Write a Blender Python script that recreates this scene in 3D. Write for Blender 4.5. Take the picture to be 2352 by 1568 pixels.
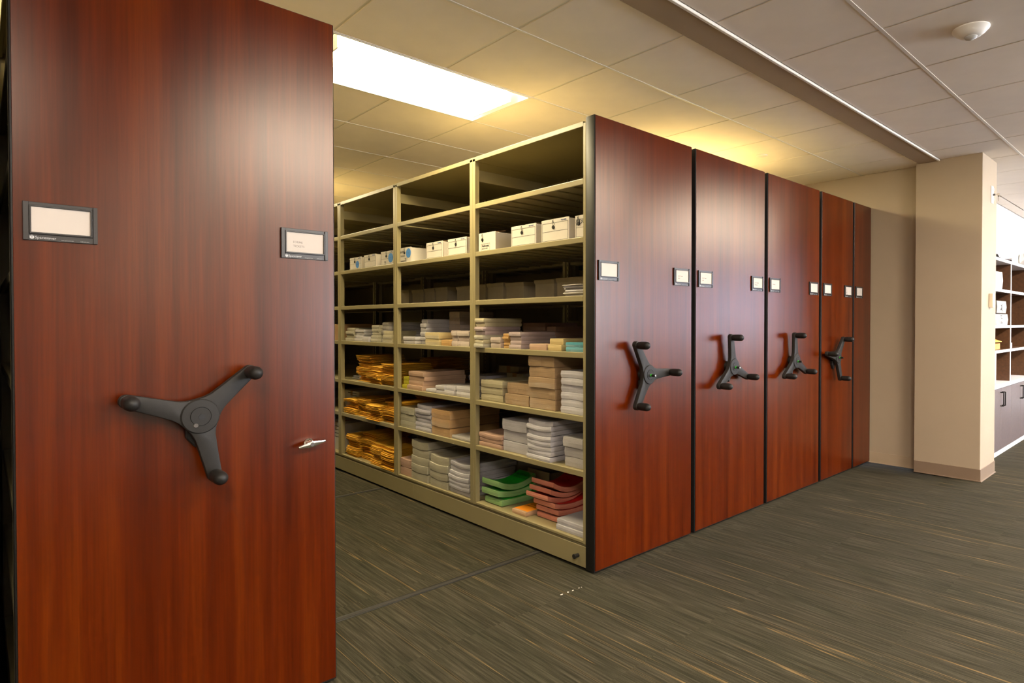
import bpy, bmesh, math, random
from mathutils import Matrix, Vector
for o in list(bpy.data.objects): bpy.data.objects.remove(o, do_unlink=True)
sc = bpy.context.scene
COL = sc.collection
PI = math.pi
# ------------------------------------------------------------------ camera
cam = bpy.data.cameras.new('camera'); camo = bpy.data.objects.new('camera', cam); COL.objects.link(camo)
cam.sensor_fit = 'HORIZONTAL'; cam.sensor_width = 36.0
cam.lens = 1411.945 / 2352 * 36.0
cam.shift_x = -0.0527; cam.shift_y = -0.0102
cam.clip_start = 0.02; cam.clip_end = 100
def unit_rows():
    f, cx, cy, vx, hy = 1411.945, 1300., 760., 2777., 741.
    X = Vector((vx-cx, hy-cy, f)).normalized()
    Z = -Vector((0, f, -(hy-cy))).normalized()
    Y = Z.cross(X)
    if Y.z < 0: Y = -Y
    return X, Y, Z
RX, RY, RZ = unit_rows()
right = Vector((RX.x, RY.x, RZ.x)); down = Vector((RX.y, RY.y, RZ.y)); fwd = Vector((RX.z, RY.z, RZ.z))
m = Matrix((right, -down, -fwd)).transposed().to_4x4()
m.translation = Vector((-2.249, -2.145, 1.28))
camo.matrix_world = m
sc.camera = camo
# ------------------------------------------------------------------ world, exposure
w = bpy.data.worlds.new('world'); sc.world = w; w.use_nodes = True
bg = w.node_tree.nodes['Background']; bg.inputs[0].default_value = (0.72, 0.84, 1.0, 1); bg.inputs[1].default_value = 14.0
sc.view_settings.view_transform = 'Standard'; sc.view_settings.look = 'None'
sc.view_settings.gamma = 1.0; sc.view_settings.use_curve_mapping = False
sc.view_settings.exposure = 1.40
BACK_EMIT = (1.0, 0.83, 0.49, 22.0)      # warm tubes above the shelving
FRONT_EMIT = (1.0, 0.86, 0.71, 34.0)      # tubes of the open office
# ------------------------------------------------------------------ helpers
def box(bm, x0, x1, y0, y1, z0, z1):
    vs = [bm.verts.new((x, y, z)) for z in (z0, z1) for y in (y0, y1) for x in (x0, x1)]
    for f in ((0,2,3,1), (4,5,7,6), (0,1,5,4), (2,6,7,3), (0,4,6,2), (1,3,7,5)):
        bm.faces.new([vs[i] for i in f])
def cyl(bm, p0, p1, r0, r1=None, n=20, caps=True):
    r1 = r0 if r1 is None else r1
    p0, p1 = Vector(p0), Vector(p1); d = (p1-p0).normalized()
    a = d.orthogonal().normalized(); b = d.cross(a)
    c0 = [bm.verts.new(p0+(a*math.cos(2*PI*i/n)+b*math.sin(2*PI*i/n))*r0) for i in range(n)]
    c1 = [bm.verts.new(p1+(a*math.cos(2*PI*i/n)+b*math.sin(2*PI*i/n))*r1) for i in range(n)]
    for i in range(n): bm.faces.new((c0[i], c0[(i+1)%n], c1[(i+1)%n], c1[i]))
    if caps: bm.faces.new(c0[::-1]); bm.faces.new(c1)
def lathe(bm, p, d, prof, n=24):
    p, d = Vector(p), Vector(d).normalized(); a = d.orthogonal().normalized(); b = d.cross(a)
    rings = []
    for r, h in prof:
        if r < 1e-6: rings.append([bm.verts.new(p+d*h)])
        else: rings.append([bm.verts.new(p+d*h+(a*math.cos(2*PI*i/n)+b*math.sin(2*PI*i/n))*r) for i in range(n)])
    for A, B in zip(rings, rings[1:]):
        for i in range(n):
            j = (i+1) % n
            f = [A[i % len(A)], A[j % len(A)], B[j % len(B)], B[i % len(B)]]
            u = []
            for v in f:
                if v not in u: u.append(v)
            if len(u) > 2: bm.faces.new(u)
def poly(bm, pts, axis_fn, d0, d1):
    a = [bm.verts.new(axis_fn(p, d0)) for p in pts]; b = [bm.verts.new(axis_fn(p, d1)) for p in pts]
    n = len(pts)
    bm.faces.new(a); bm.faces.new(b[::-1])
    for i in range(n): bm.faces.new((a[i], b[i], b[(i+1)%n], a[(i+1)%n]))
def tubepath(bm, pts, r, n=6):
    for a, b in zip(pts, pts[1:]): cyl(bm, a, b, r, n=n)
def mesh(bm, name, mat, bevel=0, seg=1, smooth=False):
    bmesh.ops.recalc_face_normals(bm, faces=bm.faces)
    if bevel:
        bmesh.ops.bevel(bm, geom=[e for e in bm.edges if len(e.link_faces) == 2 and e.calc_face_angle(0) > 0.5],
                        offset=bevel, segments=seg, profile=0.5, affect='EDGES', clamp_overlap=True)
    me = bpy.data.meshes.new(name); bm.to_mesh(me); bm.free()
    if mat is not None: me.materials.append(mat)
    if smooth:
        me.shade_smooth()
        try: me.set_sharp_from_angle(angle=math.radians(35))
        except Exception: pass
    return me
def obj(name, me, parent=None, loc=None, rot=None):
    o = bpy.data.objects.new(name, me); COL.objects.link(o)
    if parent is not None: o.parent = parent
    if loc is not None: o.location = loc
    if rot is not None: o.rotation_euler = rot
    return o
def tag(o, label, cat, group=None):
    o['label'] = label; o['category'] = cat
    if group: o['group'] = group
    return o
def thing(name, label, cat, loc=(0,0,0), rz=0, group=None):
    o = bpy.data.objects.new(name, None); COL.objects.link(o); o.location = loc; o.rotation_euler = (0,0,rz)
    o.empty_display_size = 0.05
    return tag(o, label, cat, group)
def struct(name, me, parent=None):
    o = obj(name, me, parent); o['kind'] = 'structure'; return o
def B(name, mat, *boxes, bevel=0, seg=1, smooth=False):
    bm = bmesh.new()
    for b in boxes: box(bm, *b)
    return mesh(bm, name, mat, bevel, seg, smooth)
def text_mesh(s, size, mat, ext=0.0004, align='LEFT', fn=None, sx=1.0):
    """mesh of flat lettering in the local XY plane"""
    cu = bpy.data.curves.new('lettering', 'FONT'); cu.body = s; cu.size = size; cu.extrude = ext
    cu.align_x = align; cu.resolution_u = 2
    t = bpy.data.objects.new('tmp_text', cu); COL.objects.link(t)
    dg = bpy.context.evaluated_depsgraph_get()
    me = bpy.data.meshes.new_from_object(t.evaluated_get(dg)); me.name = 'lettering'
    bpy.data.objects.remove(t, do_unlink=True)
    me.materials.clear(); me.materials.append(mat)
    for v in me.vertices:
        v.co.x *= sx
        if fn: v.co = fn(v.co)
    return me
# ------------------------------------------------------------------ materials
MATS = {}
def newmat(name):
    mt = bpy.data.materials.new(name); mt.use_nodes = True
    nt = mt.node_tree; return mt, nt, nt.nodes['Principled BSDF']
def N(nt, t, **kw):
    n = nt.nodes.new(t)
    for k, v in kw.items(): setattr(n, k, v)
    return n
def ramp(nt, fac, stops):
    r = N(nt, 'ShaderNodeValToRGB'); el = r.color_ramp.elements
    while len(el) < len(stops): el.new(0.5)
    for e, (p, c) in zip(el, stops): e.position = p; e.color = (*c, 1)
    nt.links.new(fac, r.inputs[0]); return r.outputs[0]
def noise(nt, vec, scale, detail=3, rough=0.5, dist=0.0):
    n = N(nt, 'ShaderNodeTexNoise'); n.inputs['Scale'].default_value = scale; n.inputs['Detail'].default_value = detail
    n.inputs['Roughness'].default_value = rough; n.inputs['Distortion'].default_value = dist
    if vec is not None: nt.links.new(vec, n.inputs['Vector'])
    return n.outputs['Fac']
def mapping(nt, vec, scale, loc=(0,0,0)):
    mp = N(nt, 'ShaderNodeMapping'); mp.inputs['Scale'].default_value = scale; mp.inputs['Location'].default_value = loc
    nt.links.new(vec, mp.inputs['Vector']); return mp.outputs[0]
def bump(nt, h, strength, dist, bs, inp='Normal'):
    b = N(nt, 'ShaderNodeBump'); b.inputs['Strength'].default_value = strength; b.inputs['Distance'].default_value = dist
    nt.links.new(h, b.inputs['Height']); nt.links.new(b.outputs[0], bs.inputs[inp])
def mixc(nt, fac, a, b, mode='MIX'):
    mx = N(nt, 'ShaderNodeMix', data_type='RGBA', blend_type=mode)
    for sock, v in ((mx.inputs[0], fac), (mx.inputs[6], a), (mx.inputs[7], b)):
        if hasattr(v, 'is_linked'): nt.links.new(v, sock)
        elif isinstance(v, (int, float)): sock.default_value = v
        else: sock.default_value = (*v, 1)
    return mx.outputs[2]
def vmath(nt, op, a, b):
    n = N(nt, 'ShaderNodeVectorMath', operation=op); nt.links.new(a, n.inputs[0])
    if hasattr(b, 'is_linked'): nt.links.new(b, n.inputs[1])
    else: n.inputs[1].default_value = b
    return n.outputs[0]
def plain(name, col, rough=0.5, metal=0.0, var=0.06, vs=8.0, bmp=0.0, bs_=200.0, coat=0.0, spec=0.5):
    mt, nt, bs = newmat(name)
    co = N(nt, 'ShaderNodeTexCoord').outputs['Object']
    n = noise(nt, co, vs, 4)
    c2 = tuple(min(1, c*(1+var)) for c in col); c1 = tuple(c*(1-var) for c in col)
    nt.links.new(ramp(nt, n, [(0.3, c1), (0.7, c2)]), bs.inputs['Base Color'])
    bs.inputs['Roughness'].default_value = rough; bs.inputs['Metallic'].default_value = metal
    bs.inputs['Coat Weight'].default_value = coat; bs.inputs['Specular IOR Level'].default_value = spec
    if bmp: bump(nt, noise(nt, co, bs_, 2), bmp, 0.001, bs)
    MATS[name] = mt; return mt
def emit(name, col, st):
    mt = bpy.data.materials.new(name); mt.use_nodes = True; nt = mt.node_tree; nt.nodes.clear()
    e = N(nt, 'ShaderNodeEmission'); e.inputs[0].default_value = (*col, 1); e.inputs[1].default_value = st
    nt.links.new(e.outputs[0], N(nt, 'ShaderNodeOutputMaterial').inputs[0]); MATS[name] = mt; return mt
def wood():
    mt, nt, bs = newmat('cherry_laminate')
    co = N(nt, 'ShaderNodeTexCoord').outputs['Object']; rnd = N(nt, 'ShaderNodeObjectInfo').outputs['Random']
    cx = N(nt, 'ShaderNodeCombineXYZ'); mul = N(nt, 'ShaderNodeMath', operation='MULTIPLY'); mul.inputs[1].default_value = 37.0
    nt.links.new(rnd, mul.inputs[0]); nt.links.new(mul.outputs[0], cx.inputs[0]); nt.links.new(mul.outputs[0], cx.inputs[2])
    v = vmath(nt, 'ADD', co, cx.outputs[0])
    broad = noise(nt, mapping(nt, v, (13, 1, 0.45)), 1.0, 5, 0.6, 0.3)
    fine = noise(nt, mapping(nt, v, (150, 1, 3.0)), 1.0, 3, 0.6)
    # growth-ring figure (cathedral arches): rings of a stretched, warped field
    warp = noise(nt, mapping(nt, v, (2.6, 1, 0.17)), 1.0, 1, 0.3)
    wv = N(nt, 'ShaderNodeMath', operation='MULTIPLY'); wv.inputs[1].default_value = 17.0; nt.links.new(warp, wv.inputs[0])
    fr = N(nt, 'ShaderNodeMath', operation='FRACT'); nt.links.new(wv.outputs[0], fr.inputs[0])
    line = ramp(nt, fr.outputs[0], [(0.0, (1, 1, 1)), (0.05, (0.25, 0.25, 0.25)), (0.16, (0, 0, 0)), (1.0, (0, 0, 0))])
    base = ramp(nt, broad, [(0.30, (0.042, 0.0040, 0.0001)), (0.5, (0.077, 0.0092, 0.0003)), (0.70, (0.114, 0.0178, 0.0006))])
    c = mixc(nt, 0.55, base, ramp(nt, fine, [(0.3, (0.55, 0.5, 0.46)), (0.65, (1.12, 1.12, 1.12))]), 'MULTIPLY')
    ln = N(nt, 'ShaderNodeMath', operation='MULTIPLY'); ln.inputs[1].default_value = 0.30; nt.links.new(line, ln.inputs[0])
    c = mixc(nt, ln.outputs[0], c, (0.055, 0.011, 0.004))
    smear = noise(nt, mapping(nt, v, (3, 1, 2)), 1.0, 4)
    rr = N(nt, 'ShaderNodeMapRange'); rr.inputs[3].default_value = 0.265; rr.inputs[4].default_value = 0.315; nt.links.new(smear, rr.inputs[0])
    nt.nodes.remove(bs)
    df = N(nt, 'ShaderNodeBsdfDiffuse'); nt.links.new(c, df.inputs[0])
    gl = N(nt, 'ShaderNodeBsdfGlossy'); gl.distribution = 'BECKMANN'; gl.inputs[0].default_value = (1, .96, .88, 1); nt.links.new(rr.outputs[0], gl.inputs['Roughness'])
    fr = N(nt, 'ShaderNodeFresnel'); fr.inputs[0].default_value = 1.49
    mx = N(nt, 'ShaderNodeMixShader'); nt.links.new(fr.outputs[0], mx.inputs[0]); nt.links.new(df.outputs[0], mx.inputs[1]); nt.links.new(gl.outputs[0], mx.inputs[2])
    nt.links.new(mx.outputs[0], nt.nodes['Material Output'].inputs[0]); return mt
def carpet():
    mt, nt, bs = newmat('striped_carpet')
    geo = N(nt, 'ShaderNodeNewGeometry').outputs['Position']; rnd = N(nt, 'ShaderNodeObjectInfo').outputs['Random']
    cx = N(nt, 'ShaderNodeCombineXYZ'); mul = N(nt, 'ShaderNodeMath', operation='MULTIPLY'); mul.inputs[1].default_value = 23.0
    nt.links.new(rnd, mul.inputs[0]); nt.links.new(mul.outputs[0], cx.inputs[0]); nt.links.new(mul.outputs[0], cx.inputs[1])
    v = vmath(nt, 'ADD', geo, cx.outputs[0])
    stripe = noise(nt, mapping(nt, v, (105, 3.2, 1)), 1.0, 4, 0.6)
    wide = noise(nt, mapping(nt, geo, (7, 1.3, 1)), 1.0, 3, 0.6)
    pile = noise(nt, geo, 520, 2, 0.7)
    base = ramp(nt, stripe, [(0.30, (0.017, 0.0155, 0.0085)), (0.46, (0.031, 0.0275, 0.0165)), (0.56, (0.043, 0.0385, 0.0245)), (0.72, (0.072, 0.063, 0.043))])
    c = mixc(nt, 0.55, base, ramp(nt, wide, [(0.3, (0.62, 0.68, 0.52)), (0.7, (1.25, 1.15, 1.12))]), 'MULTIPLY')
    thin = noise(nt, mapping(nt, geo, (30, 0.30, 1), (5, 2, 0)), 1.0, 2, 0.4)
    gold = ramp(nt, thin, [(0.0, (0, 0, 0)), (0.630, (0, 0, 0)), (0.637, (1, 1, 1)), (0.643, (1, 1, 1)), (0.650, (0, 0, 0))])
    gl = N(nt, 'ShaderNodeMath', operation='MULTIPLY'); gl.inputs[1].default_value = 0.5; nt.links.new(gold, gl.inputs[0])
    c = mixc(nt, gl.outputs[0], c, (0.26, 0.165, 0.062))
    c = mixc(nt, 0.75, c, ramp(nt, pile, [(0.25, (0.45, 0.45, 0.45)), (0.75, (1.5, 1.5, 1.5))]), 'MULTIPLY')
    nt.links.new(c, bs.inputs['Base Color']); bs.inputs['Roughness'].default_value = 0.95
    bs.inputs['Specular IOR Level'].default_value = 0.15
    bump(nt, pile, 0.5, 0.004, bs); return mt
def paper(name, col, wrap):
    """stack of sheets; wrap = clear shrink film whose creases catch the light"""
    mt, nt, bs = newmat(name)
    co = N(nt, 'ShaderNodeTexCoord').outputs['Object']; rnd = N(nt, 'ShaderNodeObjectInfo').outputs['Random']
    lines = noise(nt, mapping(nt, co, (2, 2, 320)), 1.0, 3, 0.7)
    blot = noise(nt, co, 14, 3)
    c = ramp(nt, lines, [(0.3, tuple(x*0.72 for x in col)), (0.6, col)])
    c = mixc(nt, 0.5, c, ramp(nt, blot, [(0.3, (0.86, 0.86, 0.86)), (0.7, (1.08, 1.08, 1.08))]), 'MULTIPLY')
    nt.links.new(c, bs.inputs['Base Color']); bs.inputs['Roughness'].default_value = 0.75
    bump(nt, lines, 0.25, 0.002, bs)
    if wrap:
        bs.inputs['Coat Weight'].default_value = 0.9; bs.inputs['Coat Roughness'].default_value = 0.07
        cr = noise(nt, mapping(nt, co, (80, 80, 110)), 1.0, 3, 0.6, 2.0)
        bump(nt, cr, 1.0, 0.03, bs, 'Coat Normal')
    MATS[name] = mt; return mt
WOOD = wood(); CARPET = carpet()
PUTTY = plain('putty_painted_steel', (0.265, 0.222, 0.112), 0.42, 0, 0.04, 3, 0.05, 400)
BLACK = plain('black_plastic', (0.012, 0.011, 0.010), 0.5, 0, 0.1, 20, spec=.3)
HANDLE = plain('black_grained_plastic', (0.016, 0.0145, 0.0125), 0.55, 0, 0.1, 30, 0.25, 900, spec=.3)
HOLDER = plain('charcoal_plastic', (0.024, 0.022, 0.021), 0.33, 0, 0.08, 20, 0.1, 600)
CARD = plain('card_stock', (0.52, 0.47, 0.41), 0.8, 0, 0.02, 10)
INK = plain('black_ink', (0.03, 0.03, 0.03), 0.7)
GREYINK = plain('grey_ink', (0.22, 0.19, 0.16), 0.7)
SILVERINK = plain('silver_ink', (0.5, 0.5, 0.5), 0.5)
CHROME = plain('chrome', (0.75, 0.74, 0.72), 0.12, 1.0, 0.03, 10)
STEEL = plain('dull_steel', (0.10, 0.09, 0.08), 0.5, 0.6)
RAIL = plain('rail_steel', (0.030, 0.027, 0.023), 0.75, 0, .1, 20, spec=.2)
GREEN = plain('green_dot', (0.05, 0.55, 0.06), 0.4)
TILE = plain('ceiling_tile', (0.88, 0.80, 0.70), 0.95, 0, 0.025, 6, 0.35, 420, spec=0.1)
GRID = plain('ceiling_grid', (0.74, 0.70, 0.65), 0.45, 0, 0.02)
HEADER = plain('painted_header', (0.36, 0.265, 0.175), 0.8, 0, 0.03, 5, 0.1, 300)
WALL = plain('cream_wall_paint', (0.35, 0.278, 0.192), 0.7, 0, 0.02, 4, 0.12, 300)
WALLW = plain('office_wall_paint', (0.82, 0.76, 0.68), 0.8, 0, 0.02, 4, 0.1, 300)
BASEB = plain('vinyl_base', (0.20, 0.14, 0.092), 0.5, 0, 0.03)
BASEL = plain('light_vinyl_base', (0.37, 0.285, 0.19), 0.45, 0, 0.03)
WHITEM = plain('white_enamel', (0.80, 0.79, 0.76), 0.4, 0, 0.02)
WPLAS = plain('white_plastic', (0.80, 0.78, 0.74), 0.35, 0, 0.02)
DKWOOD = plain('dark_walnut_laminate', (0.095, 0.040, 0.014), 0.45, 0, 0.25, 40)
GREYWOOD = plain('grey_brown_laminate', (0.115, 0.085, 0.080), 0.4, 0, 0.12, 30)
SHELFEDGE = plain('pale_edge_band', (0.74, 0.74, 0.76), 0.4, 0, 0.02)
KRAFT = plain('kraft_board', (0.33, 0.19, 0.085), 0.8, 0, 0.1, 20)
BOXW = plain('white_box_board', (0.53, 0.49, 0.43), 0.75, 0, 0.03, 12)
TRAYB = plain('tan_tray_board', (0.40, 0.335, 0.22), 0.8, 0, 0.06, 15)
STRING = plain('black_string', (0.02, 0.018, 0.016), 0.6)
BLUE = plain('blue_sticker', (0.035, 0.19, 0.52), 0.5, 0, 0.05)
BLUEINK = plain('blue_ink', (0.05, 0.09, 0.28), 0.6)
ENV = paper('orange_kraft_envelope', (0.86, 0.44, 0.025), 0)
E_BACK = emit('warm_tube_diffuser', BACK_EMIT[:3], BACK_EMIT[3])
E_FRONT = emit('office_tube_diffuser', FRONT_EMIT[:3], FRONT_EMIT[3])
PCOL = dict(cream=(.50,.44,.27), pinkwhite=(.53,.43,.37), apricot=(.60,.36,.13), mauve=(.43,.33,.32), peach=(.55,.36,.245),
    butter=(.62,.48,.22), teal=(.045,.30,.37), rose=(.38,.23,.17), tan=(.39,.25,.125), white=(.54,.52,.545), pink=(.54,.345,.25),
    greywhite=(.47,.44,.42), ivory=(.45,.415,.305), sage=(.36,.335,.24), lavender=(.46,.44,.50), ochre=(.48,.27,.10),
    yellow=(.55,.48,.02), gold=(.56,.44,.20), green=(.27,.50,.17), red=(.74,.25,.16), orange=(.60,.38,.22))
def pmat(c, wrap):
    k = 'paper_%s_%s' % (c, 'wrapped' if wrap else 'loose')
    return MATS.get(k) or paper(k, tuple(.9*q for q in PCOL[c]), wrap)
# ------------------------------------------------------------------ room shell
ZC = 2.64
XL, XR, YF, YB = -4.7, 10.0, -9.0, 6.1
rng = random.Random(5)
floor = struct('floor', B('floor', CARPET, (XL, XR, YF, YB, -0.08, -0.006)))
T = 0.61
ct = B('carpet_tile', CARPET, (-T/2, T/2, -T/2, T/2, -0.006, 0))
i0 = -4
for ix in range(-5, 11):
    for iy in range(-4, 7):
        x, y = 0.02+ix*T, -0.07+iy*T-T/2
        if x > 3.66 and y > -0.5: continue
        if y > 3.2 and x > -0.5: continue
        obj('carpet_tile', ct, floor, (x, y, 0))
ceiling = struct('ceiling', B('ceiling', WHITEM, (XL, 3.66, -0.42, YB, ZC+0.12, ZC+0.2), (XL, XR, YF, -0.42, ZC+0.12, ZC+0.2)))
# lights: cells taken by fixtures (x centre, y of near line, emitter)
FIX = [(-0.43, 0.695, E_BACK), (2.01, 0.695, E_BACK), (-2.87, 0.695, E_BACK), (-0.43, 3.745, E_BACK), (2.01, 3.745, E_BACK), (-2.87, 3.745, E_BACK),
       (-0.43, -2.91, E_FRONT), (2.01, -2.91, E_FRONT), (4.45, -2.91, E_FRONT), (6.89, -2.91, E_FRONT), (-2.87, -2.91, E_FRONT),
       (-0.43, -7.18, E_FRONT), (2.01, -7.18, E_FRONT), (4.45, -7.18, E_FRONT), (6.89, -7.18, E_FRONT)]
xlines = [0.18+T*k for k in range(-8, 17)]
def in_fix(x, y): return any(abs(x-fx) < 0.6 and fy < y < fy+T for fx, fy, _ in FIX)
def tile_mesh(lx, ly):
    g = 0.006
    return B('ceiling_tile', TILE, (-lx/2+g, lx/2-g, -ly/2+g, ly/2-g, 0, 0.016), bevel=0.0025)
full = tile_mesh(T, T); part = tile_mesh(T, 0.505); part2 = tile_mesh(T, 0.50)
stuff_bm = bmesh.new()
def lay(xc, yc, me, ly, obj_ok):
    if in_fix(xc, yc): return
    if obj_ok: obj('ceiling_tile', me, ceiling, (xc, yc, ZC))
    else: box(stuff_bm, xc-T/2+.006, xc+T/2-.006, yc-ly/2+.006, yc+ly/2-.006, ZC, ZC+.016)
for a, b in zip(xlines, xlines[1:]):
    xc = (a+b)/2
    if xc < 3.6:
        lay(xc, -0.1675, part, .505, -3 < xc)
        for k in range(10): lay(xc, 0.085+T*(k+.5), full, T, -2.6 < xc)
    lay(xc, -0.83, part2, .5, -2 < xc < 8.5)
    if xc > 4.0: lay(xc, -0.52, tile_mesh(T, .12), .12, xc < 8.5)
    for k in range(13): lay(xc, -1.08-T*(k+.5), full, T, k < 4 and -1.5 < xc < 8.5)
so = obj('ceiling_tile', mesh(stuff_bm, 'ceiling_tile', TILE), ceiling); so['kind'] = 'stuff'
ylines_b = [0.085+T*k for k in range(10)]; ylines_f = [-1.08-T*k for k in range(13)]
def spans(lo, hi, cuts):
    out = []; cur = lo
    for a, b in sorted(cuts):
        if a >= hi: break
        if a > cur: out.append((cur, min(a, hi)))
        cur = max(cur, b)
    if cur < hi: out.append((cur, hi))
    return out
for y in ylines_b: obj('grid_runner', B('grid_runner', GRID, (XL, 3.66, y-.0065, y+.0065, ZC-.0015, ZC+.02)), ceiling)
for y in ylines_f: obj('grid_runner', B('grid_runner', GRID, (XL, XR, y-.008, y+.008, ZC-.002, ZC+.02)), ceiling)
for x in xlines:
    cuts = [(fy, fy+T) for fx, fy, _ in FIX if abs(fx-x) < .3]
    for lo, hi in ([(-0.42, YB)] if x < 3.6 else [])+[(YF, -0.58)]:
        for a, b in spans(lo, hi, cuts): obj('grid_crossbar', B('grid_crossbar', GRID, (x-.006, x+.006, a, b, ZC+.003, ZC+.02)), ceiling)
header = struct('trim_1', B('trim_1', HEADER, (XL, 3.56, -0.566, -0.424, ZC-.008, ZC+.12)))
obj('edge_trim', B('edge_trim', GRID, (XL, 3.56, -0.582, -0.566, ZC-.012, ZC+.02), bevel=.002), header)
struct('wall_left', B('wall_left', WALL, (XL-.1, XL, YF, YB, 0, ZC+.2)))
struct('wall_back', B('wall_back', WALL, (XL-.1, 3.76, YB, YB+.1, 0, ZC+.2)))
struct('wall_right', B('wall_right', WALL, (3.664, 3.76, -0.40, YB, 0, ZC+.12)))
struct('wall_pillar', B('wall_pillar', WALL, (3.56, 4.03, -0.885, -0.40, 0, ZC+.002), bevel=.003))
struct('wall_office', B('wall_office', plain('hall_wall_paint', (.60, .555, .50), .8, 0, .02, 4, .1, 300), (3.76, XR, -0.46, -0.36, 0, ZC+.12)))
# outer office walls with the windows that light it
WIN = [(-7.6, -5.2), (-4.6, -2.2)]
struct('wall_east', B('wall_east', WALLW, (XR, XR+.12, YF, -0.36, 0, 0.85), (XR, XR+.12, YF, -0.36, 2.35, ZC+.2), (XR, XR+.12, YF, -7.6, .85, 2.35),
       (XR, XR+.12, -5.2, -4.6, .85, 2.35), (XR, XR+.12, -2.2, -.36, .85, 2.35)))
FWIN = [(3.2, 5.6), (6.2, 8.6)]
struct('wall_front', B('wall_front', WALLW, (XL, XR, YF-.12, YF, 0, .85), (XL, XR, YF-.12, YF, 2.35, ZC+.2), (XL, 3.2, YF-.12, YF, .85, 2.35),
       (5.6, 6.2, YF-.12, YF, .85, 2.35), (8.6, XR, YF-.12, YF, .85, 2.35)))
glass, gnt, gbs = newmat('window_glass'); gbs.inputs['Transmission Weight'].default_value = 1; gbs.inputs['Roughness'].default_value = 0; gbs.inputs['IOR'].default_value = 1.05
SHADE, snt, sbs = newmat('dimming_shade_fabric')  # fabric of the shades added to dim the east windows
tr = N(snt, 'ShaderNodeBsdfTranslucent'); tr.inputs[0].default_value = (.66, .64, .70, 1); mxs = N(snt, 'ShaderNodeMixShader'); mxs.inputs[0].default_value = .75
sbs.inputs['Base Color'].default_value = (.6, .6, .62, 1); sbs.inputs['Roughness'].default_value = .9
snt.links.new(sbs.outputs[0], mxs.inputs[1]); snt.links.new(tr.outputs[0], mxs.inputs[2]); snt.links.new(mxs.outputs[0], snt.nodes['Material Output'].inputs[0])
def window(name, x0, x1, y0, y1):
    o = struct(name, B('window_frame', WHITEM, *((x0, x1, y0, y1, .85, .90), (x0, x1, y0, y1, 2.30, 2.35)),
        *(((x0, x1, y0, y0+.05, .85, 2.35), (x0, x1, y1-.05, y1, .85, 2.35), (x0, x1, (y0+y1)/2-.02, (y0+y1)/2+.02, .85, 2.35)) if y1-y0 > x1-x0 else
          ((x0, x0+.05, y0, y1, .85, 2.35), (x1-.05, x1, y0, y1, .85, 2.35), ((x0+x1)/2-.02, (x0+x1)/2+.02, y0, y1, .85, 2.35)))))
    return o
for i, (a, b) in enumerate(WIN):
    wo = window('window_%d' % (i+1), XR+.02, XR+.09, a, b)
    obj('added_dimming_shade', B('added_dimming_shade', SHADE, (XR+.012, XR+.014, a+.01, b-.01, .86, 2.345)), wo)  # unseen shade, added to weaken the window's reflection in the end panels
    l = bpy.data.lights.new('window_portal', 'AREA'); l.shape = 'RECTANGLE'; l.size = 1.5; l.size_y = b-a; l.cycles.is_portal = True
    lo = obj('window_portal', l, None, (XR+.11, (a+b)/2, 1.6), (0, PI/2, 0))
for i, (a, b) in enumerate(FWIN):
    window('window_%d' % (i+3), a, b, YF-.09, YF-.02)
    l = bpy.data.lights.new('window_portal', 'AREA'); l.shape = 'RECTANGLE'; l.size = b-a; l.size_y = 1.5; l.cycles.is_portal = True
    lo = obj('window_portal', l, None, ((a+b)/2, YF-.11, 1.6), (PI/2, 0, 0))
# vinyl cove bases
def cove(name, mat, x0, x1, y0, y1, h=.10, toe=.012, sides=(1, 1)):
    """base strip hugging a box footprint corner, with a small toe"""
    bm = bmesh.new(); t = .004
    box(bm, x0-t, x1, y0-t, y1, 0, h); box(bm, x0-toe, x1+.0, y0-toe, y1, 0, .008)
    return struct(name, mesh(bm, name, mat, bevel=.0015))
cove('baseboard_pillar', BASEB, 3.56, 4.034, -0.885, -0.402)
struct('baseboard_right', B('baseboard_right', BASEL, (3.659, 3.665, -0.40, YB, 0, .10), (3.656, 3.665, -0.40, YB, 0, .008), bevel=.001))
struct('baseboard_office', B('baseboard_office', BASEB, (4.04, 4.4, -0.467, -0.459, 0, .10)))
# floor rails sunk in the carpet
for y, lab in ((0.436, 'dark steel floor rail crossing the aisle near the end panels'), (2.27, 'dark steel floor rail farther down the aisle')):
    r = thing('floor_rail', lab, 'rail', (0, y, 0), group='carriage rails in the carpet')
    obj('rail_channel', B('rail_channel', BLACK, (-3.0, 3.6, -.021, .021, -.004, .0012)), r)
    obj('rail_strip', B('rail_strip', RAIL, (-3.0, 3.6, -.012, .009, .0, .003), bevel=.001), r)
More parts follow.
